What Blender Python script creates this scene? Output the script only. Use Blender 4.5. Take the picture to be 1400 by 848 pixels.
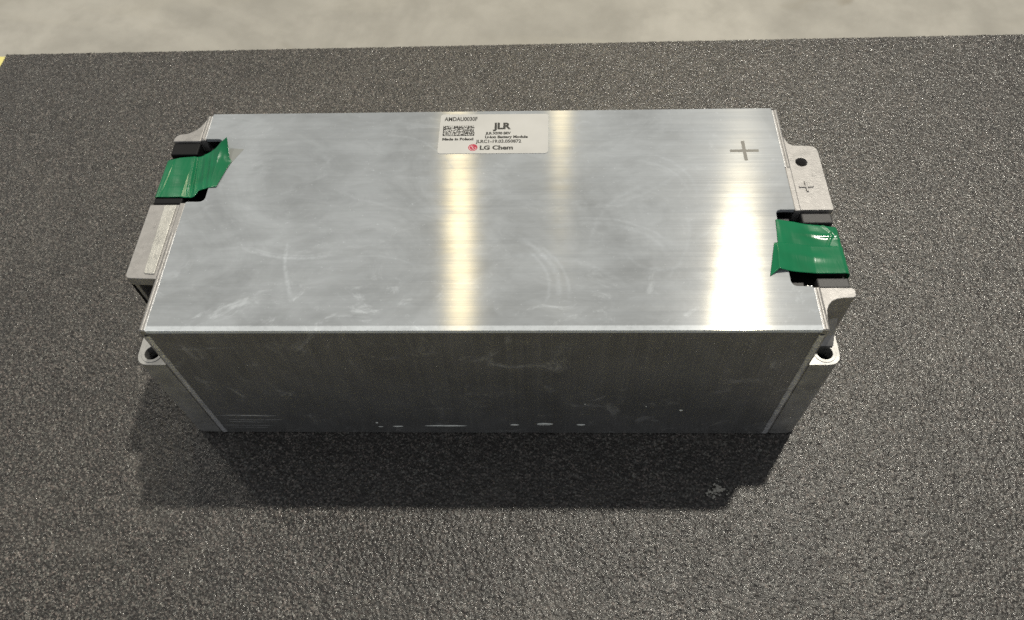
import bpy, bmesh, math, random
import numpy as np
from mathutils import Vector, Matrix

for o in list(bpy.data.objects):
    bpy.data.objects.remove(o)
SC = bpy.context.scene
COL = SC.collection
random.seed(7)
RNG = np.random.default_rng(11)
MM = 0.001
H = 0.1238            # height of the battery case
D = 0.1565            # depth of the battery case
XS = 0.1700           # half length of the sheet-metal case

# ------------------------------------------------------------------ camera
cam_d = bpy.data.cameras.new('camera')
cam = bpy.data.objects.new('camera', cam_d)
COL.objects.link(cam)
cam.location = (0.02964, -0.20148, 0.45322)
cam.rotation_euler = (math.radians(32.985), math.radians(1.697), math.radians(0.935))
cam_d.sensor_width = 36.0
cam_d.lens = 27.243
cam_d.clip_start = 0.01
cam_d.clip_end = 100
cam_d.dof.use_dof = True
cam_d.dof.focus_distance = 0.445
cam_d.dof.aperture_fstop = 15.0
SC.camera = cam

# ------------------------------------------------------------------ light
world = bpy.data.worlds.new('World')
SC.world = world
world.use_nodes = True
bgn = world.node_tree.nodes['Background']
bgn.inputs[0].default_value = (0.97, 1.0, 1.03, 1)
bgn.inputs[1].default_value = 0.31


def lamp(name, slope, dist_z, size, power, col, size_y=None):
    """ceiling lamp seen from the case top in direction (sx, sy, 1)"""
    d = bpy.data.lights.new(name, 'AREA')
    d.shape = 'DISK' if size_y is None else 'RECTANGLE'
    d.size = size
    if size_y:
        d.size_y = size_y
    d.energy = power
    d.color = col
    o = bpy.data.objects.new(name, d)
    COL.objects.link(o)
    o.location = (slope[0] * dist_z, 0.05 + slope[1] * dist_z, H + dist_z)
    o.rotation_euler = (Vector((0, 0.05, H)) - o.location).to_track_quat('-Z', 'Y').to_euler()
    return o


WARM = (1.0, 0.945, 0.82)
YELLOW = (1.0, 0.88, 0.60)
lamp('ceiling_lamp', (0.300, 0.39), 5.0, 0.18, 250, WARM)
lamp('ceiling_lamp', (-0.131, 0.80), 5.0, 0.13, 20, YELLOW)
lamp('ceiling_lamp', (0.066, 1.75), 5.0, 0.08, 90, YELLOW)
lamp('ceiling_lamp', (-0.78, 0.72), 4.5, 0.4, 45, WARM)

SC.view_settings.view_transform = 'Standard'
SC.view_settings.look = 'None'
SC.view_settings.exposure = 0
SC.view_settings.gamma = 1
SC.render.engine = 'CYCLES'
SC.cycles.max_bounces = 6
SC.cycles.use_denoising = False
SC.cycles.use_light_tree = False


# ------------------------------------------------------------------ helpers
def link(name, me, mat, parent=None, smooth=False):
    o = bpy.data.objects.new(name, me)
    COL.objects.link(o)
    if mat is not None:
        me.materials.append(mat)
    if parent is not None:
        o.parent = parent
    if smooth:
        me.polygons.foreach_set('use_smooth', [True] * len(me.polygons))
    return o


def tag(o, label=None, cat=None, group=None, kind=None):
    if label: o['label'] = label
    if cat: o['category'] = cat
    if group: o['group'] = group
    if kind: o['kind'] = kind
    return o


def finish(bm, name):
    bmesh.ops.recalc_face_normals(bm, faces=bm.faces[:])
    me = bpy.data.meshes.new(name)
    bm.to_mesh(me)
    bm.free()
    return me


def bevel_sharp(bm, off, seg=2, ang=0.6, only=None):
    if off <= 0:
        return
    bm.normal_update()
    es = [e for e in bm.edges if len(e.link_faces) == 2 and e.calc_face_angle(0) > ang and (only is None or only(e))]
    bmesh.ops.bevel(bm, geom=es, offset=off, segments=seg, affect='EDGES', profile=0.5, clamp_overlap=True)


def rounded(poly, radii, n=5):
    """round the corners of a polygon"""
    out = []
    m = len(poly)
    for i, p in enumerate(poly):
        r = radii[i] if isinstance(radii, (list, tuple)) else radii
        p = Vector(p)
        if r <= 0:
            out.append(tuple(p)); continue
        a = (Vector(poly[i - 1]) - p); b = (Vector(poly[(i + 1) % m]) - p)
        la, lb = a.length, b.length
        a.normalize(); b.normalize()
        half = a.angle(b) / 2
        t = min(r / math.tan(half), la * .49, lb * .49)
        s, e = p + a * t, p + b * t
        for k in range(n + 1):
            u = k / n
            q = s * (1 - u) ** 2 + p * 2 * u * (1 - u) + e * u ** 2
            out.append(tuple(q))
    return out


def add_prism(bm, poly, z0, z1, holes=(), off=0.0, seg=2):
    """extrude a plan polygon (metres) with optional round holes (x, y, r)"""
    t = bmesh.new()
    loops = [[t.verts.new((x, y, z0)) for x, y in poly]]
    for hx, hy, hr in holes:
        loops.append([t.verts.new((hx + hr * math.cos(k * math.tau / 28), hy + hr * math.sin(k * math.tau / 28), z0)) for k in range(28)])
    es = []
    for L in loops:
        for i in range(len(L)):
            es.append(t.edges.new((L[i], L[(i + 1) % len(L)])))
    if holes:
        bmesh.ops.triangle_fill(t, use_beauty=True, use_dissolve=False, edges=es)
    else:
        t.faces.new(loops[0])
    r = bmesh.ops.extrude_face_region(t, geom=t.faces[:])
    for v in r['geom']:
        if isinstance(v, bmesh.types.BMVert):
            v.co.z = z1
    bmesh.ops.recalc_face_normals(t, faces=t.faces[:])
    bevel_sharp(t, off, seg)
    me = bpy.data.meshes.new('tmp')
    t.to_mesh(me); t.free()
    bm.from_mesh(me)
    bpy.data.meshes.remove(me)


def add_box(bm, x0, x1, y0, y1, z0, z1, off=0.0, seg=2):
    if x0 > x1: x0, x1 = x1, x0
    add_prism(bm, [(x0, y0), (x1, y0), (x1, y1), (x0, y1)], z0, z1, off=off, seg=seg)


def prism(name, poly, z0, z1, mat, parent, holes=(), off=0.0, seg=2, smooth=False):
    bm = bmesh.new()
    add_prism(bm, poly, z0, z1, holes, off, seg)
    return link(name, finish(bm, name), mat, parent, smooth)


def box(name, x0, x1, y0, y1, z0, z1, mat, parent, off=0.0, seg=2):
    bm = bmesh.new()
    add_box(bm, x0, x1, y0, y1, z0, z1, off, seg)
    return link(name, finish(bm, name), mat, parent)


def mmp(pts):
    return [(x * MM, y * MM) for x, y in pts]


# ------------------------------------------------------------------ materials
class N:
    """small node-graph writer"""
    def __init__(self, name):
        self.m = bpy.data.materials.new(name)
        self.m.use_nodes = True
        self.t = self.m.node_tree
        self.t.nodes.clear()
        self.out = self.t.nodes.new('ShaderNodeOutputMaterial')

    def node(self, kind, **kw):
        n = self.t.nodes.new('ShaderNode' + kind)
        for k, v in kw.items():
            setattr(n, k, v)
        return n

    def put(self, sock, v):
        if isinstance(v, bpy.types.NodeSocket):
            self.t.links.new(v, sock)
        elif v is not None:
            sock.default_value = v

    def math(self, op, a, b=None, c=None, clamp=False):
        n = self.node('Math', operation=op, use_clamp=clamp)
        self.put(n.inputs[0], a); self.put(n.inputs[1], b)
        if c is not None: self.put(n.inputs[2], c)
        return n.outputs[0]

    def vmath(self, op, a, b=None):
        n = self.node('VectorMath', operation=op)
        self.put(n.inputs[0], a); self.put(n.inputs[1], b)
        return n.outputs['Value'] if op in ('LENGTH', 'DISTANCE', 'DOT_PRODUCT') else n.outputs[0]

    def pos(self):
        return self.node('TexCoord').outputs['Object']

    def scaled(self, s, off=(0, 0, 0)):
        n = self.node('Mapping')
        self.put(n.inputs[0], self.pos())
        n.inputs['Location'].default_value = off
        n.inputs['Scale'].default_value = s
        return n.outputs[0]

    def noise(self, s, scale=1.0, detail=3.0, rough=0.5, off=(0, 0, 0), dist=0.0):
        n = self.node('TexNoise')
        self.put(n.inputs['Vector'], self.scaled(s, off))
        n.inputs['Scale'].default_value = scale
        n.inputs['Detail'].default_value = detail
        n.inputs['Roughness'].default_value = rough
        n.inputs['Distortion'].default_value = dist
        return n.outputs['Fac']

    def ramp(self, v, a, b, lo=0.0, hi=1.0, smooth=True):
        n = self.node('MapRange', interpolation_type='SMOOTHSTEP' if smooth else 'LINEAR')
        self.put(n.inputs[0], v)
        for i, q in enumerate((a, b, lo, hi)):
            n.inputs[1 + i].default_value = q
        return n.outputs[0]

    def mixc(self, f, a, b, mode='MIX'):
        n = self.node('Mix', data_type='RGBA', blend_type=mode)
        self.put(n.inputs[0], f)
        for s, v in ((n.inputs[6], a), (n.inputs[7], b)):
            if isinstance(v, tuple) and len(v) == 3: v = v + (1,)
            self.put(s, v)
        return n.outputs[2]

    def mixs(self, f, a, b):
        n = self.node('MixShader')
        self.put(n.inputs[0], f); self.put(n.inputs[1], a); self.put(n.inputs[2], b)
        return n.outputs[0]

    def bump(self, h, strength, dist):
        n = self.node('Bump')
        n.inputs['Strength'].default_value = strength
        n.inputs['Distance'].default_value = dist
        self.put(n.inputs['Height'], h)
        return n.outputs[0]

    def principled(self, col, rough=0.5, metal=0.0, normal=None, **kw):
        n = self.node('BsdfPrincipled')
        if isinstance(col, tuple) and len(col) == 3: col = col + (1,)
        self.put(n.inputs['Base Color'], col)
        self.put(n.inputs['Roughness'], rough)
        self.put(n.inputs['Metallic'], metal)
        if normal is not None: self.put(n.inputs['Normal'], normal)
        for k, v in kw.items():
            self.put(n.inputs[k.replace('_', ' ')], v)
        return n.outputs[0]

    def done(self, shader):
        self.t.links.new(shader, self.out.inputs[0])
        return self.m


def arcs(n, specs, axes='XY', warp=0.006, soft=2.2, gain=0.40):
    """sum of fine curved scratches; spec = (cx, cy, r, width, a0, a1, weight) in mm / degrees"""
    sep = n.node('SeparateXYZ')
    wn = n.node('TexNoise')
    n.put(wn.inputs['Vector'], n.pos())
    wn.inputs['Scale'].default_value = 30.0
    wn.inputs['Detail'].default_value = 4.0
    off = n.node('VectorMath', operation='MULTIPLY_ADD')
    n.put(off.inputs[0], wn.outputs['Color'])
    off.inputs[1].default_value = (warp, warp, warp)
    n.put(off.inputs[2], n.pos())
    n.put(sep.inputs[0], off.outputs[0])
    X = sep.outputs['XYZ'.index(axes[0])]
    Y = sep.outputs['XYZ'.index(axes[1])]
    tot = None
    for cx, cy, r, w, a0, a1, wt in specs:
        dx = n.math('SUBTRACT', X, cx * MM); dy = n.math('SUBTRACT', Y, cy * MM)
        d = n.math('SQRT', n.math('ADD', n.math('MULTIPLY', dx, dx), n.math('MULTIPLY', dy, dy)))
        e = n.math('ABSOLUTE', n.math('SUBTRACT', d, r * MM))
        m = n.ramp(e, 0.0, w * soft * MM, wt * gain, 0.0)
        ang = n.math('ARCTAN2', dy, dx)
        mid, half = math.radians((a0 + a1) / 2), math.radians(abs(a1 - a0) / 2)
        c = n.math('COSINE', n.math('SUBTRACT', ang, mid))
        g = n.ramp(c, math.cos(half), math.cos(half * .55), 0.0, 1.0)
        m = n.math('MULTIPLY', m, g)
        tot = m if tot is None else n.math('ADD', tot, m)
    return tot


def mat_brushed(name, axes, spec_tint, milk, spec, scratches, wear, ax=0.0115, ay=0.102, line=1.0, cl=1.0):
    """worn brushed sheet: a milky scattering layer over a narrow brushed highlight (grain runs along X)"""
    n = N(name)
    streak = n.noise({'XY': (5, 1100, 1), 'XZ': (620, 1, 4)}[axes], 1.0, 3.0, 0.6)
    streak2 = n.noise({'XY': (14, 260, 1), 'XZ': (120, 1, 9)}[axes], 1.0, 2.0, 0.5, (3, 7, 2))
    cloud = n.noise((1, 1, 1), 14.0, 6.0, 0.62, (1.3, .2, .4), 0.9)
    smear = n.noise((1, 2.2, 1), 45.0, 5.0, 0.65, (4.3, 1.2, .4), 0.7)
    grit = n.noise((1, 1, 1), 420.0, 3.0, 0.6)
    patch = n.ramp(n.noise((1, 1.4, 1), 38.0, 8.0, 0.75, (.7, 2.2, 1.1), 1.2), 0.54, 0.70)
    specks = n.ramp(n.noise((1, 1, 1), 650.0, 2.0, 0.5, (5, 1, 2)), 0.69, 0.76)
    sy = n.node('SeparateXYZ')
    n.put(sy.inputs[0], n.pos())
    edge = n.ramp(sy.outputs[1], 0.004, 0.045, 2.4, 0.7)
    scr = arcs(n, scratches, axes) if axes == 'XY' else arcs(n, scratches, axes, 0.003, 1.2, 3.6)
    scr = n.math('MULTIPLY', scr, n.ramp(grit, 0.30, 0.60, 0.35, 1.0))
    f = n.math('ADD', n.math('MULTIPLY', streak, 0.6), n.math('MULTIPLY', streak2, 0.4))
    lum = n.math('ADD', n.ramp(f, 0.25, 0.75, 1 - .06 * line, 1 + .03 * line), n.ramp(cloud, 0.30, 0.70, 0.13 * cl, -0.20 * cl))
    lum = n.math('ADD', lum, n.ramp(smear, 0.30, 0.72, -0.07 * cl, 0.10 * cl))
    lum = n.math('ADD', lum, n.math('MULTIPLY', n.math('ADD', n.math('MULTIPLY', n.math('MULTIPLY', patch, edge), 0.5), n.math('MULTIPLY', specks, .6)), wear))
    lum = n.math('ADD', lum, n.math('MULTIPLY', scr, 2.0))
    if axes == 'XY':                                   # highlight along the near bend, painted into the lid colour
        fold_highlight = n.math('MULTIPLY', n.ramp(sy.outputs[1], 0.0024, 0.0034, 0.75, 0.0), n.ramp(grit, 0.3, 0.55, 0.75, 1.0))
        lum = n.math('ADD', lum, fold_highlight)
    sc = n.node('VectorMath', operation='SCALE')
    sc.inputs[0].default_value = milk
    n.put(sc.inputs['Scale'], lum)
    nb = n.bump(n.math('ADD', f, n.math('MULTIPLY', grit, 0.3)), 0.06, 0.0002)
    df = n.node('BsdfDiffuse')
    n.put(df.inputs['Color'], sc.outputs[0])
    n.put(df.inputs['Normal'], nb)
    tan = n.node('CombineXYZ')
    tan.inputs[0].default_value = 1.0
    r2 = math.sqrt(ax * ay)
    g = n.node('BsdfAnisotropic', distribution='BECKMANN')
    g.inputs['Color'].default_value = spec_tint + (1,)
    g.inputs['Roughness'].default_value = math.sqrt(r2)
    g.inputs['Anisotropy'].default_value = 1 - ax / r2
    n.put(g.inputs['Tangent'], tan.outputs[0])
    r = n.node('BsdfAnisotropic', distribution='GGX')
    r.inputs['Color'].default_value = (0.92, 0.92, 0.92, 1)
    r.inputs['Roughness'].default_value = math.sqrt(math.sqrt(.035 * .18))
    r.inputs['Anisotropy'].default_value = 1 - .035 / math.sqrt(.035 * .18)
    n.put(r.inputs['Tangent'], tan.outputs[0])
    n.put(r.inputs['Normal'], nb)
    sp = n.mixs(0.22, g.outputs[0], r.outputs[0])
    # smudges and scratches hide part of the highlight
    k = n.math('ADD', n.ramp(f, 0.25, 0.75, 0.72, 1.28), n.ramp(smear, 0.3, 0.7, 0.12, -0.18))
    k = n.math('SUBTRACT', n.math('MULTIPLY', k, spec), n.math('MULTIPLY', scr, 0.4), clamp=True)
    return n.done(n.mixs(k, df.outputs[0], sp))


TOP_SCR = [
    # cx, cy, r, w, a0, a1, weight
    (-95, 110, 62, .9, 235, 292, .30), (-95, 110, 60, .5, 238, 290, .18), (-30, 60, 74, .8, 178, 212, .30),
    (-60, 92, 48, .6, 10, 95, .14), (10, 30, 33, 1.1, -20, 70, .22), (12, 28, 36, .8, -15, 60, .18), (9, 31, 29, .7, -30, 55, .16),
    (60, 20, 52, 1.0, 30, 120, .13), (62, 18, 57, .7, 40, 110, .13), (88, 92, 33, .8, -10, 80, .14), (90, 90, 27, .7, 0, 95, .13),
    (96, 60, 20, .7, 200, 330, .12), (70, 70, 45, .8, 300, 380, .13), (60, 145, 4.5, .7, 0, 360, .16), (-140, 40, 70, .8, 280, 330, .12),
    (-20, 200, 120, .8, 235, 290, .10), (40, 190, 110, .9, 270, 320, .10), (-118, 20, 40, 1.2, 60, 130, .08), (118, 45, 60, 1.0, 110, 170, .10),
    (30, -20, 70, 1.0, 40, 110, .12), (-60, -10, 60, .5, 60, 100, .10),
]
FRONT_SCR = [
    (-160, 300, 274, .5, 268, 276, .35), (-150, 310, 290, .45, 267, 275, .40), (-140, 320, 294, .5, 267, 272.5, .45), (-150, 330, 318, .4, 266.5, 273, .35),
    (-145, 300, 283, .4, 266, 272, .40), (-148, 305, 278, .35, 267, 273, .30), (-152, 305, 296, .4, 268, 273, .30), 
    (-135, 250, 142, .4, 266, 274, .22), (-150, 240, 133, .5, 264, 276, .20), (-30, 500, 464, .35, 269, 271.5, .18),
]
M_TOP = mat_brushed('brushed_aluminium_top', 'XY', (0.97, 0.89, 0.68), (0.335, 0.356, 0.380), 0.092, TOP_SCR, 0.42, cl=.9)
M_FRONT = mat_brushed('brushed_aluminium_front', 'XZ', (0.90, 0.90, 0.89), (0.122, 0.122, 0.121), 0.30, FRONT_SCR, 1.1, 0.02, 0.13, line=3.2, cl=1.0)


def mat_cast(name, col, rough, grain, amp, metal=0.55):
    n = N(name)
    a = n.noise((1, 1, 1), grain, 5.0, 0.65)
    b = n.noise((1, 1, 1), 90.0, 5.0, 0.6, (2, 1, 3))
    d = n.ramp(n.noise((1, 1, 1), 260.0, 4.0, 0.7, (6, 2, 1)), 0.36, 0.66)
    c = n.mixc(n.ramp(b, 0.3, 0.7), tuple(k * 0.74 for k in col), col)
    c = n.mixc(n.math('MULTIPLY', d, 0.4), c, tuple(k * 1.18 for k in col))
    return n.done(n.principled(c, n.ramp(b, 0.3, 0.7, rough - .06, rough + .08), metal, n.bump(n.math('ADD', a, n.math('MULTIPLY', d, 0.15)), 0.35, amp)))


M_CAST = mat_cast('cast_aluminium', (0.365, 0.353, 0.345), 0.48, 900, 0.0003)
M_ROUGH = mat_cast('sand_cast_aluminium', (0.54, 0.53, 0.495), 0.45, 700, 0.0012)
M_MACH = mat_cast('machined_aluminium', (0.39, 0.386, 0.375), 0.45, 1500, 0.0001)
M_WELD = mat_cast('weld_metal', (0.66, 0.66, 0.67), 0.42, 600, 0.0005)


def mat_plain(name, col, rough, metal=0.0, grain=0, amp=0.0, **kw):
    n = N(name)
    nb = n.bump(n.noise((1, 1, 1), grain, 3.0), 0.3, amp) if grain else None
    c = n.mixc(n.noise((1, 1, 1), 60.0, 4.0), tuple(k * 0.85 for k in col), tuple(k * 1.1 for k in col))
    return n.done(n.principled(c, rough, metal, nb, **kw))


M_BLACK = mat_plain('black_plastic', (0.006, 0.006, 0.007), 0.55, grain=2200, amp=0.0002, Specular_IOR_Level=0.2)
M_CLIP = mat_plain('dark_grey_plastic', (0.045, 0.043, 0.045), 0.5, grain=1800, amp=0.0003)
M_STICK = mat_plain('sticker_film', (0.53, 0.525, 0.51), 0.38, grain=500, amp=0.00003)
M_INK = mat_plain('black_ink', (0.012, 0.012, 0.012), 0.5)
M_RED = mat_plain('crimson_ink', (0.42, 0.006, 0.045), 0.45)
M_WHITE = mat_plain('white_ink', (0.75, 0.72, 0.72), 0.5)
M_CHIP = mat_plain('bare_metal_chip', (0.85, 0.87, 0.83), 0.40, 0.45)
M_TIP_SHADE = mat_plain('grey_tape_tip_shade', (0.26, 0.27, 0.26), 0.5)  # grey of the painted shade beside the tape tip
M_MARK = mat_plain('laser_marked_metal', (0.26, 0.25, 0.225), 0.7, 0.0)
M_COPPER = mat_plain('tinned_tab', (0.6, 0.6, 0.58), 0.3, 1.0)
M_SCRAP = mat_plain('pale_foam_scrap', (0.40, 0.385, 0.345), 0.9, grain=900, amp=0.0005)


def mat_tape():
    n = N('green_polyester_tape')
    a = n.noise((1, 1, 1), 160.0, 3.0, 0.5)
    b = n.noise((1, 1, 1), 45.0, 2.0, 0.5, (1, 2, 3), 0.6)
    c = n.mixc(n.ramp(b, 0.3, 0.7), (0.001, 0.135, 0.049), (0.002, 0.172, 0.066))
    w1 = n.noise((1, .18, 1), 330.0, 3.0, 0.55, (2, 2, 2), 0.5)
    w2 = n.noise((.2, 1, 1), 240.0, 3.0, 0.55, (5, 2, 2), 0.8)
    nb = n.bump(n.math('ADD', n.math('MULTIPLY', w1, 0.7), n.math('ADD', n.math('MULTIPLY', w2, .35), b)), 0.16, 0.0007)
    return n.done(n.principled(c, 0.21, 0.0, nb))


M_TAPE = mat_tape()


def mat_rubber():
    n = N('crumb_rubber')
    v = n.node('TexVoronoi', feature='F1')
    n.put(v.inputs['Vector'], n.pos())
    v.inputs['Scale'].default_value = 1150.0
    sep = n.node('SeparateColor')
    n.put(sep.inputs[0], v.outputs['Color'])
    rnd = sep.outputs[0]
    big = n.noise((1, 1, 1), 5.0, 5.0, 0.6)
    mid = n.noise((1, 1, 1), 60.0, 4.0, 0.6, (3, 3, 1))
    c = n.mixc(n.math('POWER', rnd, 4.0), (0.025, 0.0232, 0.0220), (0.235, 0.218, 0.200))
    hue = n.mixc(sep.outputs[1], (1.10, 0.97, 0.95), (0.93, 1.02, 1.0))
    c = n.mixc(1.0, c, hue, 'MULTIPLY')
    c = n.mixc(n.ramp(n.math('ADD', n.math('MULTIPLY', big, .6), n.math('MULTIPLY', mid, .4)), 0.35, 0.65, 0.0, 0.45), c, (0.028, 0.026, 0.0245))
    dust = n.ramp(n.noise((1, 1, 1), 11.0, 6.0, 0.7, (8, 3, 2), 1.0), 0.50, 0.75, 0.0, 0.16)
    c = n.mixc(dust, c, (0.20, 0.185, 0.165))
    fine = n.noise((1, 1, 1), 1500.0, 2.0, 0.6)
    return n.done(n.principled(c, n.ramp(sep.outputs[2], 0, 1, 0.18, 0.45), 0.0, n.bump(fine, 0.5, 0.0005)))


M_RUBBER = mat_rubber()
M_RUBSIDE = mat_plain('rubber_core', (0.03, 0.028, 0.027), 0.8, grain=700, amp=0.0006)


def mat_concrete():
    n = N('polished_concrete')
    a = n.noise((1, 1, 1), 1.6, 6.0, 0.6, (4, 2, 0), 0.5)
    b = n.noise((1, 1, 1), 9.0, 5.0, 0.65, (1, 9, 0))
    s = n.ramp(n.noise((0.9, 5.0, 1), 1.3, 4.0, 0.55, (2, 5, 0), 1.0), 0.55, 0.72)
    d = n.ramp(n.noise((1, 1, 1), 6.5, 2.0, 0.4, (7.3, 1.2, 0)), 0.68, 0.76)
    c = n.mixc(n.ramp(a, 0.3, 0.7), (0.335, 0.32, 0.285), (0.53, 0.505, 0.45))
    c = n.mixc(n.ramp(b, 0.35, 0.7, 0.0, 0.35), c, (0.25, 0.235, 0.205))
    c = n.mixc(n.math('MULTIPLY', s, 0.30), c, (0.48, 0.45, 0.38))
    c = n.mixc(n.math('MULTIPLY', d, 0.45), c, (0.22, 0.185, 0.13))
    return n.done(n.principled(c, 0.55, 0.0, n.bump(b, 0.1, 0.002)))


M_FLOOR = mat_concrete()
M_TABLE = mat_plain('pale_yellow_laminate', (0.80, 0.72, 0.24), 0.45, grain=300, amp=0.0001)
M_STEEL = mat_plain('grey_table_steel', (0.25, 0.25, 0.26), 0.4, 0.6)

# ------------------------------------------------------------------ floor, table, mat
FZ = -0.86
bm = bmesh.new()
vs = [bm.verts.new(c) for c in ((-8, -6, FZ), (8, -6, FZ), (8, 10, FZ), (-8, 10, FZ))]
bm.faces.new(vs)
tag(link('floor', finish(bm, 'floor'), M_FLOOR), kind='structure')

ROT = math.radians(0.53)
MATC = Vector((-0.4560, 0.3730, 0.0))                # far left corner of the mat
MW, MD, MT = 1.0, 0.56, 0.006


def mat_xy(u, v):                                     # u to the right, v towards the viewer, from the far left corner
    return (MATC.x + u * math.cos(ROT) + v * math.sin(ROT), MATC.y + u * math.sin(ROT) - v * math.cos(ROT))


table = bpy.data.objects.new('work_table', None)
COL.objects.link(table)
table.location = (0, 0, FZ)
tag(table, 'pale yellow work table, its corner showing past the dark mat', 'table')
TZ = -MT - 0.0012


def tpart(name, u0, u1, v0, v1, z0, z1, mat, off):
    p = [mat_xy(u0, v1), mat_xy(u1, v1), mat_xy(u1, v0), mat_xy(u0, v0)]
    o = prism(name, p, z0 - FZ, z1 - FZ, mat, table, off=off)
    return o


tpart('table_top', -0.14, 1.12, -0.0066, 0.70, TZ - 0.028, TZ, M_TABLE, 0.0015)
for u, v in ((-0.08, 0.08), (1.05, 0.08), (-0.08, 0.66), (1.05, 0.66)):
    tpart('leg', u, u + 0.05, v, v + 0.05, FZ, TZ - 0.0285, M_STEEL, 0.002)

# the mat's crumbly surface is real relief
STEP = 0.00070
nu, nv = int(MW / STEP) + 1, int(MD / STEP) + 1
uu, vv = np.meshgrid(np.linspace(0, MW, nu), np.linspace(0, MD, nv))


def smooth2(a, k):
    for _ in range(k):
        p = np.pad(a, 1, mode='edge')
        a = (p[:-2, 1:-1] + p[2:, 1:-1] + p[1:-1, :-2] + p[1:-1, 2:] + 2 * p[1:-1, 1:-1]) / 6
    return a


h = RNG.normal(size=uu.shape) * 0.20 + smooth2(RNG.normal(size=uu.shape), 1) * 0.10 + smooth2(RNG.normal(size=uu.shape), 40) * 0.5
z = -0.0005 + 0.0012 * h
z = np.minimum(z, 0.0006)
ju = uu + RNG.uniform(-.32, .32, uu.shape) * STEP
jv = vv + RNG.uniform(-.32, .32, uu.shape) * STEP
ju[:, 0] = 0; ju[:, -1] = MW
jv[0] = np.abs(RNG.normal(size=nu)) * 0.0006; jv[-1] = MD
X = MATC.x + ju * math.cos(ROT) + jv * math.sin(ROT)
Y = MATC.y + ju * math.sin(ROT) - jv * math.cos(ROT)
co = np.stack([X, Y, z], -1).reshape(-1, 3).astype(np.float32)
idx = np.arange(nu * nv).reshape(nv, nu)
q = np.stack([idx[:-1, :-1], idx[1:, :-1], idx[1:, 1:], idx[:-1, 1:]], -1).reshape(-1, 4)
me = bpy.data.meshes.new('mat_surface')
me.vertices.add(len(co)); me.vertices.foreach_set('co', co.ravel())
me.loops.add(q.size); me.loops.foreach_set('vertex_index', q.ravel().astype(np.int32))
me.polygons.add(len(q))
me.polygons.foreach_set('loop_start', np.arange(0, q.size, 4, dtype=np.int32))
me.polygons.foreach_set('loop_total', np.full(len(q), 4, dtype=np.int32))
me.update(calc_edges=True)
rmat = bpy.data.objects.new('rubber_mat', None)
COL.objects.link(rmat)
tag(rmat, 'dark speckled crumb rubber mat covering the table under the battery', 'mat')
link('mat_surface', me, M_RUBBER, rmat)
prism('mat_core', [mat_xy(0.0004, MD - .0004), mat_xy(MW - .0004, MD - .0004), mat_xy(MW - .0004, 0.0012), mat_xy(0.0004, 0.0012)],
      -MT - 0.0010, -0.0022, M_RUBSIDE, rmat)

# ------------------------------------------------------------------ battery module
bat = bpy.data.objects.new('battery_module', None)
COL.objects.link(bat)
tag(bat, 'silver brushed aluminium battery module with two green taped terminals on the dark mat', 'battery')

TP = 2.2 * MM                                        # thickness of the top sheet
LN = (86.0, 135.3)                                   # left notch, y range in mm
RN = (26.5, 77.2)                                    # right notch
nx = 159.4
out = [(-170, 0), (170, 0), (170, RN[0]), (nx, RN[0]), (nx, RN[1]), (170, RN[1]), (170, 156.5), (-170, 156.5),
       (-170, LN[1]), (-nx, LN[1]), (-nx, LN[0]), (-170, LN[0])]
rad = [0.6, 0.6, 1, 3.5, 3.5, 1, .6, .6, 1, 3.5, 3.5, 1]
poly = mmp(rounded(out, rad))
bm = bmesh.new()
add_prism(bm, poly, H - TP, H)
# long fold edges get a larger radius, the cut edges a small one
bm.normal_update()
fold = [e for e in bm.edges if abs(e.verts[0].co.z - H) < 1e-6 and abs(e.verts[1].co.z - H) < 1e-6
        and abs(e.verts[0].co.y - e.verts[1].co.y) < 1e-6 and (e.verts[0].co.y < 1e-6 or e.verts[0].co.y > D - 1e-6)]
bmesh.ops.bevel(bm, geom=fold, offset=1.9 * MM, segments=6, affect='EDGES', profile=0.5)
bm.normal_update()
cut = [e for e in bm.edges if len(e.link_faces) == 2 and abs(e.verts[0].co.z - H) < 1e-6 and abs(e.verts[1].co.z - H) < 1e-6
       and e.calc_face_angle(0) > 1.0]
bmesh.ops.bevel(bm, geom=cut, offset=0.35 * MM, segments=2, affect='EDGES', profile=0.5)
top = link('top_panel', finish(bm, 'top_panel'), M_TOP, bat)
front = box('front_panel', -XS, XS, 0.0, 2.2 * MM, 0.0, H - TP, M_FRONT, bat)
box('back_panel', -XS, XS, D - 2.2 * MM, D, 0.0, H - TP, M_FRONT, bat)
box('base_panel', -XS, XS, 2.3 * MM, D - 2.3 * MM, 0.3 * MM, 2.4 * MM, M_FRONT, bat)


# weld beads where the sheet meets the end plates: a rippled half-round ridge
def bead(name, p0, p1, normal, width, height, parent, mat=M_WELD, n=90, rip=1.0):
    p0, p1 = Vector(p0), Vector(p1)
    t = (p1 - p0).normalized(); nrm = Vector(normal).normalized(); s = t.cross(nrm)
    bm = bmesh.new(); rows = []
    for i in range(n + 1):
        c = p0.lerp(p1, i / n)
        w = width * (1 + 0.14 * rip * random.uniform(-1, 1)); hh = height * (0.8 + rip * (0.2 * math.sin(i * 1.7) + 0.15 * random.uniform(-1, 1)))
        row = []
        for k in range(7):
            a = math.pi * k / 6
            row.append(bm.verts.new(c + s * (math.cos(a) * w / 2) + nrm * (math.sin(a) * hh)))
        rows.append(row)
    for a, b in zip(rows, rows[1:]):
        for k in range(6):
            bm.faces.new((a[k], b[k], b[k + 1], a[k + 1]))
    return link(name, finish(bm, name), mat, parent, True)


ZB = H - 1.3 * MM                                     # top of the cast end plates
XL = 173.6                                            # outer face of the plate behind the brackets


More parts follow.
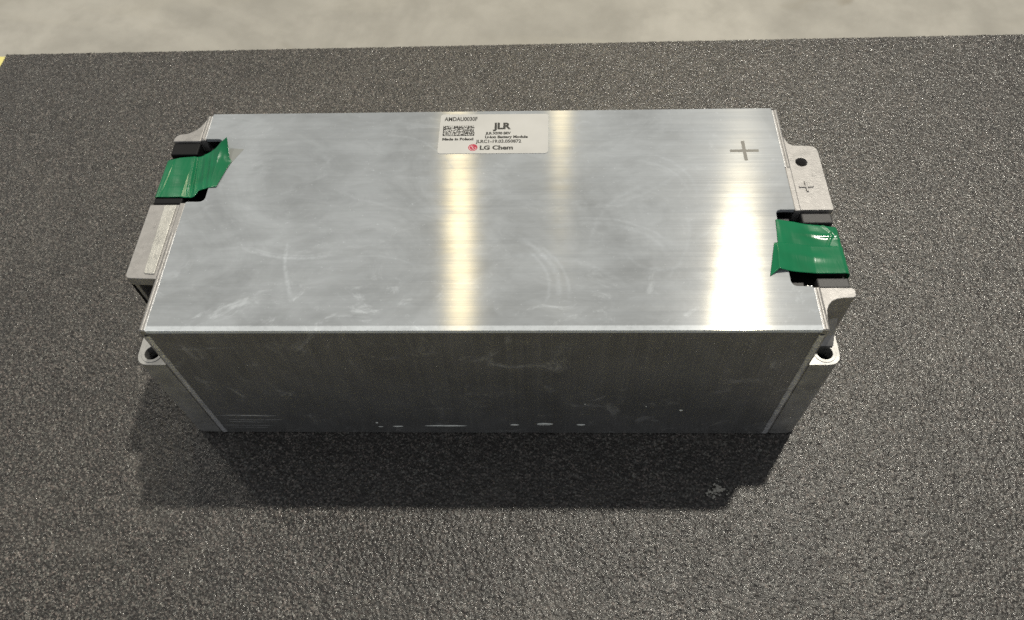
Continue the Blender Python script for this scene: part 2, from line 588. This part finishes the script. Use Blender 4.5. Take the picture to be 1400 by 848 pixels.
def end_plate(sx, notch):
    """the cast plate welded into one open end of the case; sx = -1 or 1"""
    bm = bmesh.new()
    zn = 100 * MM
    x0, x1 = sx * 170.05 * MM, sx * XL * MM
    add_box(bm, x0, x1, 0.5 * MM, 156 * MM, 0.0, zn, off=0.0005)
    add_box(bm, x0, x1, 0.5 * MM, notch[0] * MM, zn - .2 * MM, ZB + 0.4 * MM, off=0.0006)
    add_box(bm, x0, x1, notch[1] * MM, 156 * MM, zn - .2 * MM, ZB + 0.4 * MM, off=0.0006)
    p = link('end_plate', finish(bm, 'end_plate'), M_CAST, bat)
    # a raised lip next to the sheet
    for y0, y1 in ((1.0, notch[0] - (22 if sx < 0 else 1)), (notch[1] + (32 if sx > 0 else 1), 155.5)):
        bead('lip', (sx * 172.3 * MM, y0 * MM, ZB + 0.35 * MM), (sx * 172.3 * MM, y1 * MM, ZB + 0.35 * MM), (0, 0, 1), 1.8 * MM, 0.6 * MM, p, M_CAST, rip=.25)
        bead('weld_seam', (sx * 170.5 * MM, y0 * MM, ZB + 0.35 * MM), (sx * 170.5 * MM, y1 * MM, ZB + 0.35 * MM), (0, 0, 1), 1.0 * MM, 0.4 * MM, p, rip=.5)
    bead('weld_seam', (sx * 170.6 * MM, 0.3 * MM, 0.4 * MM), (sx * 170.6 * MM, 0.3 * MM, 119 * MM), (0, -1, 0), 3.4 * MM, 0.8 * MM, p, n=140)
    # pillars with a bolt hole, their tops are the mounting lugs
    for y, d in ((0.3, 1), (156.2, -1)):
        pl = [(sx * XL, y), (sx * 190.6, y), (sx * 190.6, y + d * 18.5), (sx * 186, y + d * 21), (sx * XL, y + d * 21)]
        r = [0, 7.5, 3, 2, 0]
        pl = mmp(rounded(pl, r, 8))
        hx, hy = sx * 182.8 * MM, (y + d * 7.4) * MM
        bm = bmesh.new()
        add_prism(bm, pl, 0.0, 88 * MM, [(hx, hy, 4.3 * MM)], 0.0006)
        add_prism(bm, [(hx + 6.0 * MM * math.cos(k * math.tau / 36), hy + 6.0 * MM * math.sin(k * math.tau / 36)) for k in range(36)], 87.8 * MM, 88.35 * MM, [(hx, hy, 4.25 * MM)], 0.00012, 1)
        link('mounting_lug', finish(bm, 'mounting_lug'), M_MACH, p)
        prism('bore_shade', [(hx + 4.2 * MM * math.cos(k * math.tau / 24), hy + 4.2 * MM * math.sin(k * math.tau / 24)) for k in range(24)], 2 * MM, 80 * MM, M_BLACK, p)  # black plug added to give the bolt hole its dark shade
    return p


ep_l = end_plate(-1, LN)
ep_r = end_plate(1, RN)

# brackets cast onto the end plates
pl = mmp(rounded([(XL, 78.0), (191.3, 78.0), (191.3, 126.0), (178.0, 126.6), (175.4, 128.2), (XL, 133.5)], [0, .6, 5, 1, 2, 0], 7))
prism('bracket', pl, 88.5 * MM, ZB, M_CAST, ep_r, holes=[(180.4 * MM, 113.5 * MM, 3.4 * MM)], off=0.0009, seg=3)
pl = mmp([(XL, 26.2), (189.6, 26.2), (190.8, 25.4), (191.2, 24.2), (191.2, 22.0), (190.4, 20.6), (189.0, 20.1), (184.5, 19.9), (181.0, 19.3),
          (178.2, 17.9), (176.1, 15.6), (174.8, 12.5), (174.2, 9.0), (XL, 5.0)])
prism('bracket', pl, 88.5 * MM, ZB, M_CAST, ep_r, off=0.0005)
pl = mmp([(-XL, 134.9), (-XL, 155.0), (-174.6, 151.5), (-176.4, 147.2), (-179.2, 143.8), (-183.0, 141.6), (-187.4, 140.9), (-189.4, 139.6), (-190.3, 137.4), (-190.3, 134.9)])
prism('bracket', pl, 88.5 * MM, ZB, M_CAST, ep_l, off=0.0005)
# sloping foot of the front right bracket
bm = bmesh.new()
prof = [(20.5, 104), (20.5, 88.6), (11.2, 88.6), (11.0, 89.6), (15.0, 94)]
a = [bm.verts.new((174.0 * MM, y * MM, zz * MM)) for y, zz in prof]
b = [bm.verts.new((187.6 * MM, y * MM, zz * MM)) for y, zz in prof]
bm.faces.new(a); bm.faces.new(b[::-1])
for i in range(5):
    bm.faces.new((a[i], b[i], b[(i + 1) % 5], a[(i + 1) % 5]))
link('bracket_foot', finish(bm, 'bracket_foot'), M_CAST, ep_r)
# hollow shelf bracket on the left
pl = mmp(rounded([(-XL, 84.9), (-190.6, 84.9), (-190.6, 34.0), (-XL, 33.2)], [0, .5, 3, 0], 6))
shelf = prism('bracket', pl, ZB - 6.2 * MM, ZB, M_CAST, ep_l, off=0.0011, seg=3)
box('bracket_wall', -190.2 * MM, -188.0 * MM, 36.5 * MM, 84.7 * MM, 66 * MM, ZB - 6.3 * MM, M_CAST, ep_l, 0.0004)
box('black_sheet', -191.2 * MM, -190.3 * MM, 36.0 * MM, 84.6 * MM, 66 * MM, ZB - 6.4 * MM, M_BLACK, ep_l)  # thin black sheet over the outer bracket wall
box('bracket_rib', -187.9 * MM, -XL * MM, 60 * MM, 63 * MM, 66 * MM, ZB - 6.3 * MM, M_CAST, ep_l, 0.0004)
pl = mmp(rounded([(-182.0, 84.3), (-180.9, 36.6), (-175.0, 36.2), (-175.0, 84.3)], [.5, 1.6, .5, .5], 4))
prism('cast_pad', pl, ZB - .2 * MM, ZB + 0.55 * MM, M_ROUGH, ep_l, off=0.0003)
box('slot_mark', -184.3 * MM, -183.4 * MM, 68.5 * MM, 75.0 * MM, ZB - .1 * MM, ZB + 0.12 * MM, M_CAST, ep_l, 0.00008)


# plus signs
def plus(name, cx, cy, ax, ay, w, z0, z1, mat, parent, off, rot=0.0):
    a, b, c = ax / 2, ay / 2, w / 2
    pts = [(-c, -b), (c, -b), (c, -c), (a, -c), (a, c), (c, c), (c, b), (-c, b), (-c, c), (-a, c), (-a, -c), (-c, -c)]
    cs, sn = math.cos(rot), math.sin(rot)
    pts = [((cx + x * cs - y * sn) * MM, (cy + x * sn + y * cs) * MM) for x, y in pts]
    return prism(name, pts, z0, z1, mat, parent, off=off)


plus('engraved_plus', 149.0, 121.6, 16.4, 15.6, 2.0, H - 0.3 * MM, H + 0.03 * MM, M_MARK, top, 0.0)
plus('embossed_plus', 179.7, 94.7, 8.2, 7.8, 1.2, ZB - 0.3 * MM, ZB + 0.7 * MM, M_CAST, ep_r, 0.00025, 0.04)


# terminals
def terminal(sx, notch, near, far):
    y0, y1 = notch
    bm = bmesh.new()
    add_box(bm, sx * 159.9 * MM, sx * 190.4 * MM, (y0 + .4) * MM, (y1 - .4) * MM, 100.3 * MM, 114.5 * MM, off=0.0005)
    add_box(bm, sx * 174.5 * MM, sx * 189.4 * MM, (near + 2.6) * MM, (far - 2.6) * MM, 114 * MM, 121.2 * MM, off=0.0010)
    t = link('terminal_housing', finish(bm, 'terminal_housing'), M_BLACK, bat)
    box('housing_skirt', sx * 174.0 * MM, sx * 190.3 * MM, (y0 + .5) * MM, (y1 - .5) * MM, 70 * MM, 100.2 * MM, M_BLACK, t, 0.0005)
    for a, b in ((y0 + .5, near), (far, y1 - .5)):
        box('clip', sx * 173.6 * MM, sx * 190.0 * MM, a * MM, b * MM, 114.2 * MM, 121.3 * MM, M_CLIP if sx > 0 else M_BLACK, t, 0.0009, 3)
        box('latch', sx * 160.6 * MM, sx * 168.0 * MM, (a + .6) * MM, (b - .4) * MM, 114.2 * MM, 118.0 * MM, M_CLIP if sx > 0 else M_BLACK, t, 0.0005)
    for k in (0, 1):
        box('tab', sx * (169.6 + 1.9 * k) * MM, sx * (170.2 + 1.9 * k) * MM, (y0 + 1.0) * MM, (y0 + 4.6) * MM, 114.2 * MM, 117.5 * MM, M_COPPER, t)
    return t


terminal(-1, LN, 91.3, 125.0)
terminal(1, RN, 33.2, 69.8)


# ------------------------------------------------------------------ green tape
def interp(x, pts):
    xs = [p[0] for p in pts]; ys = [p[1] for p in pts]
    return float(np.interp(x, xs, ys))


def ridge(d, w):
    return math.exp(-(d / w) ** 2)


def tape_mesh(name, rows, parent, label):
    bm = bmesh.new()
    vs = [[bm.verts.new((x * MM, y * MM, z * MM)) for x, y, z in r] for r in rows]
    for a, b in zip(vs, vs[1:]):
        for k in range(len(a) - 1):
            bm.faces.new((a[k], b[k], b[k + 1], a[k + 1]))
    bmesh.ops.recalc_face_normals(bm, faces=bm.faces[:])
    me = bpy.data.meshes.new(name); bm.to_mesh(me); bm.free()
    o = link(name, me, M_TAPE, parent, True)
    md = o.modifiers.new('thickness', 'SOLIDIFY'); md.thickness = 0.00012; md.offset = 1.0
    tag(o, label)
    return o


HM = H * 1000
# left tape
rows = []
NV = 46
for i in range(-9, 181):
    u = i / 180
    row = []
    for j in range(NV + 1):
        v = j / NV
        if i < 0:                                      # wraps down the outer side
            x = -190.2 - 0.25 * (1 - math.exp(i * .8)); s = -i / 9
            yf = 91.4 + 0.6 * s; yb = 120.0 - 0.6 * s
            y = yf + (yb - yf) * v
            zz = 121.6 - 0.35 - 10.0 * s + .1 * math.sin(y * 1.1)
            x += 0.25 * math.sin(y * .7) * s
        else:
            xe = interp(v, [(0, -154.6), (.35, -151.8), (.55, -149.8), (.60, -151.6), (1, -155.4)])
            x = -190.1 + (xe + 190.1) * u
            yf = interp(x, [(-190, 91.3), (-167.2, 91.2), (-165.4, 95.6), (-154, 96.6)])
            yb = interp(x, [(-190, 120.0), (-183, 122.1), (-171, 123.2), (-164, 127.3), (-155, 133.4)])
            y = yf + (yb - yf) * v
            zz = interp(x, [(-190.1, 121.2), (-189.3, 121.6), (-175, 121.75), (-172, 121.0), (-168, 121.4), (-163, 122.6), (-158.8, HM + .25), (-149, HM + .3)])
            sl = (y - 106) * 0.05
            m = math.sin(min(1, max(0, v)) * math.pi) * .6 + .4
            zz += m * (0.55 * ridge(x + 172.6 + sl * 2, .9) + 0.75 * ridge(x + 169.4 + sl * 3, .8) - .5 * ridge(x + 171.0 + sl * 2, .8)
                       + 0.6 * ridge(x + 164.8 + sl * 3.5, 1.1) + .5 * ridge(x + 161.2 + sl * 3, .9) + .22 * ridge(x + 187.0 - sl, .6))
            zz += 0.05 * math.sin(x * .55 + y * .11)
            lift = max(0, u - .72) / .28 * max(0, v - .52) / .48
            zz += 5.0 * lift ** 1.4 + 0.5 * max(0, u - .9) * 10 * (1 - v) * .5
            x -= 0.0 if lift == 0 else -.9 * lift
            y -= 1.6 * lift
        row.append((x, y, zz))
    rows.append(row)
tape_mesh('tape', rows, bat, 'wrinkled green tape with a curled tip over the terminal near the shelf bracket')

prism('tape_tip_shade', mmp([(-152.6, 117.2), (-150.2, 115.2), (-144.8, 126.6), (-153.4, 127.4)]), H + .004 * MM, H + .05 * MM, M_TIP_SHADE, bat)  # flat grey patch painted as the shade beside the curled tape tip

# right tapes: two overlapping strips
rows = []
for i in range(0, 76):
    row = []
    for j in range(0, 25):
        v = j / 24
        if i <= 60:
            u = i / 60
            xl = 156.4 + (158.1 - 156.4) * v
            x = xl + (190.8 - xl) * u
            y = 51.0 + (interp(x, [(156, 70.0), (168, 69.6), (191, 66.2)]) - 51.0) * v
            zz = interp(x, [(156, HM + .2), (159.5, HM + .25), (165, 122.9), (173, 121.9), (176, 121.65), (189.6, 121.55), (190.8, 121.0)])
            zz += .16 * math.sin(x * .33 + y * .25) + .5 * ridge(y - 60.5 + (x - 175) * .06, .8) * ridge(x - 184, 6) + .35 * ridge(y - 61.6, .9) * ridge(x - 175, 5)
            zz += .5 * ridge((x - 187) + (y - 63) * .8, .6) + .4 * ridge((x - 187.5) - (y - 62) * .5, .5)
        else:
            s = (i - 60) / 15
            x = 191.0 + .5 * min(1, s * 3); y = 51.0 + .2 * s + (66.2 - .5 * s - 51.0) * v
            zz = 121.0 - 9 * s; x += .15 * math.sin(y)
        row.append((x, y, zz))
    rows.append(row)
tape_mesh('tape', rows, bat, 'green tape strip under the other strip, on the side of the hole in the end plate')
rows = []
for i in range(-12, 76):
    row = []
    for j in range(0, 27):
        v = j / 26
        cx, cy0, cz = 153.9 + 2.4 * v, 35.7, HM + 2.4 * (1 - v) ** .7 + .35
        yb = 54.2
        if i < 0:                                      # flap folding down to the sheet
            s = -i / 12
            x = cx + ((149.2 + 5.6 * v) - cx) * s
            y0 = cy0 + (32.4 - cy0) * s
            y = y0 + (yb - y0) * v
            zz = cz + (HM + .12 - cz) * s ** .8
        elif i <= 60:
            u = i / 60
            x = cx + (190.9 - cx) * u
            y0 = cy0 - .35 * math.sin(u * 3.1)
            yb2 = yb - 1.2 * u
            y = y0 + (yb2 - y0) * v
            zf = interp(x, [(154, HM + .4), (160, HM + .4), (166, 123.3), (174, 122.2), (189.6, 121.9), (190.9, 121.3)])
            zz = zf + max(0, cz - HM - .35) * max(0, 1 - u * 5) ** 1.5
            zz += .05 * math.sin(x * .3 - y * .2) + .3 * ridge(y - 46 + (x - 170) * .1, 2.2) * ridge(x - 172, 9) + .03 * math.sin(y * .7)
        else:
            s = (i - 60) / 15
            x = 191.2 + .5 * min(1, s * 3) + .15 * math.sin(y); y = 35.6 + .3 * s + (53.0 - 35.9) * v
            zz = 121.3 - 9 * s
        row.append((x, y, zz))
    rows.append(row)
tape_mesh('tape', rows, bat, 'green tape strip on top with its end folded down beside the bright reflection')

# ------------------------------------------------------------------ printed sticker
LZ = H + 0.22 * MM
lab = prism('label_sticker', mmp(rounded([(-29.3, 121.3), (35.6, 120.9), (36.2, 153.6), (-29.0, 153.9)], 2.2, 6)), H + 0.01 * MM, LZ, M_STICK, bat)
tag(lab, 'pale grey printed rating label at the far edge of the metal top')


def text(body, x0, x1, ybase, cap, mat=M_INK, bold=0.0, name='printed_text'):
    cu = bpy.data.curves.new(name, 'FONT')
    cu.body = body
    cu.size = 1.0
    cu.offset = bold
    cu.resolution_u = 3
    t = bpy.data.objects.new('tmp', cu)
    COL.objects.link(t)
    dg = bpy.context.evaluated_depsgraph_get()
    me = bpy.data.meshes.new_from_object(t.evaluated_get(dg))
    bpy.data.objects.remove(t)
    co = np.empty(len(me.vertices) * 3); me.vertices.foreach_get('co', co); co = co.reshape(-1, 3)
    mn, mx = co.min(0), co.max(0)
    capu = mx[1]                                     # cap height of the built-in face
    co[:, 0] = (x0 + (co[:, 0] - mn[0]) / (mx[0] - mn[0]) * (x1 - x0)) * MM
    yy = co[:, 1] / capu * cap
    co[:, 1] = (ybase + yy) * MM
    co[:, 2] = LZ + 0.012 * MM
    me.vertices.foreach_set('co', co.ravel())
    return link(name, me, mat, lab)


text('AMDAU0030F', -26.7, -6.6, 148.2, 3.4, bold=.03)
text('JLR', 2.8, 13.7, 141.1, 5.3, bold=.05)
text('Made in Poland', -27.0, -8.5, 132.0, 2.1, bold=.055)
text('JLR X590 BEV', -1.5, 13.7, 136.6, 2.1, bold=.055)
text('Li-Ion Battery Module', -1.6, 23.8, 133.5, 2.1, bold=.055)
text('JLRC1-19.03.050872', -7.0, 19.9, 129.7, 2.6, bold=.035)
text('LG Chem', -4.4, 15.1, 124.2, 3.4, bold=.045)

# block of printed code cells (random, not a readable code)
cx0, cx1, cy0, cy1 = -27.0, -8.1, 135.6, 144.2
ncx, ncy = 36, 16
bm = bmesh.new()
rr = random.Random(5)
for i in range(ncx):
    for j in range(ncy):
        on = rr.random() < .52
        if i in (0, 18) or j == 0: on = True
        if j == ncy - 1: on = i % 2 == 0
        if not on: continue
        x, y = cx0 + (cx1 - cx0) * i / ncx, cy0 + (cy1 - cy0) * j / ncy
        w, hh = (cx1 - cx0) / ncx, (cy1 - cy0) / ncy
        bm.faces.new([bm.verts.new((a * MM, b * MM, LZ + .012 * MM)) for a, b in ((x, y), (x + w, y), (x + w, y + hh), (x, y + hh))])
tag(link('printed_code', finish(bm, 'printed_code'), M_INK, lab), kind='stuff')


def disc(name, cx, cy, rx, ry, z, mat, n=40, a0=0, a1=360, inner=0.0):
    bm = bmesh.new()
    if inner <= 0:
        bm.faces.new([bm.verts.new(((cx + rx * math.cos(k * math.tau / n)) * MM, (cy + ry * math.sin(k * math.tau / n)) * MM, z)) for k in range(n)])
    else:
        o, i_ = [], []
        for k in range(n + 1):
            a = math.radians(a0 + (a1 - a0) * k / n)
            o.append(bm.verts.new(((cx + rx * math.cos(a)) * MM, (cy + ry * math.sin(a)) * MM, z)))
            i_.append(bm.verts.new(((cx + rx * inner * math.cos(a)) * MM, (cy + ry * inner * math.sin(a)) * MM, z)))
        for k in range(n):
            bm.faces.new((o[k], o[k + 1], i_[k + 1], i_[k]))
    return link(name, finish(bm, name), mat, lab)


ecx, ecy = -8.5, 126.0
disc('emblem_disc', ecx, ecy, 2.75, 2.75, LZ + .012 * MM, M_RED)
disc('emblem_ring', ecx, ecy, 2.15, 2.15, LZ + .020 * MM, M_WHITE, 36, 95, 345, 0.90)
for x0, x1, y0, y1 in ((-.2, .05, -1.1, 1.0), (-.2, .75, -1.1, -.85), (.95, 1.9, -.12, .12)):
    bm = bmesh.new()
    bm.faces.new([bm.verts.new(((ecx + a) * MM, (ecy + b) * MM, LZ + .020 * MM)) for a, b in ((x0, y0), (x1, y0), (x1, y1), (x0, y1))])
    link('emblem_stroke', finish(bm, 'emblem_stroke'), M_WHITE, lab)
disc('emblem_dot', ecx - .95, ecy + .7, .28, .28, LZ + .020 * MM, M_WHITE, 14)

# ------------------------------------------------------------------ dents and scuffs along the foot of the front sheet
for cx, cz, L, hh in ((-57.8, 9.3, 6.4, 1.1), (-27, 10.4, 27, 1.1), (14.8, 11.9, 5.6, 1.5), (33.2, 13.0, 10.5, 3.4), (56.0, 12.2, 5.2, 1.4),
                      (-69, 8.8, 3.0, .5), (-70.5, 14.5, 1.6, 1.3), (57, 41, .7, .7), (93, 38, .8, .7), (114, 33, 2.0, 1.4)):
    bm = bmesh.new()
    n = 22
    rows = []
    for k in range(7):
        a = math.pi / 2 * k / 6
        ring = []
        for i in range(n):
            t = i * math.tau / n
            jit = 1 + .10 * math.sin(3 * t + cx) + .06 * math.sin(5 * t)
            taper = (.45 + .55 * abs(math.cos(t / 2))) if L > 9 and hh > 2 else 1
            ring.append(bm.verts.new(((cx + L / 2 * math.cos(a) * math.cos(t) * jit) * MM, (-.5 * math.sin(a) * min(1.2, .5 + hh * .35) + .05) * MM,
                                      (cz + hh / 2 * math.cos(a) * math.sin(t) * jit * taper + .25 * math.sin((cx + L / 2 * math.cos(t)) * .5) * (L > 20)) * MM)))
        rows.append(ring)
    for a, b in zip(rows, rows[1:]):
        for i in range(n):
            bm.faces.new((a[i], a[(i + 1) % n], b[(i + 1) % n], b[i]))
    link('scuff', finish(bm, 'scuff'), M_CHIP, front, True)

# ------------------------------------------------------------------ scrap lying on the mat
bm = bmesh.new()
rs = random.Random(3)
bits = [(-6, -1.2, .7), (-4.4, -.6, .8), (-3.0, -.9, .6), (-1.2, .4, 1.0), (.6, 1.2, 1.4), (2.4, .7, 1.2), (4.0, 1.2, .8), (.3, 3.2, .8), (-.9, 4.4, .6), (1.6, 2.4, 1.0),
        (-2.2, -3.4, .8), (-2.9, -4.4, .5), (-1.0, -2.0, .4)]
bits += [(rs.gauss(0, 3.2), rs.gauss(0, 2.4), rs.uniform(.2, .5)) for _ in range(26)]
for x, y, r in bits:
    ret = bmesh.ops.create_icosphere(bm, subdivisions=2, radius=r * MM)
    for v in ret['verts']:
        v.co *= 1 + rs.uniform(-.5, .5)
        v.co.z = v.co.z * .75
        v.co += Vector(((136.6 + x) * MM, (-37.7 + y) * MM, .55 * MM))
tag(link('scrap', finish(bm, 'scrap'), M_SCRAP), 'tiny pale torn scrap on the mat in the shadow of the battery', 'scrap')
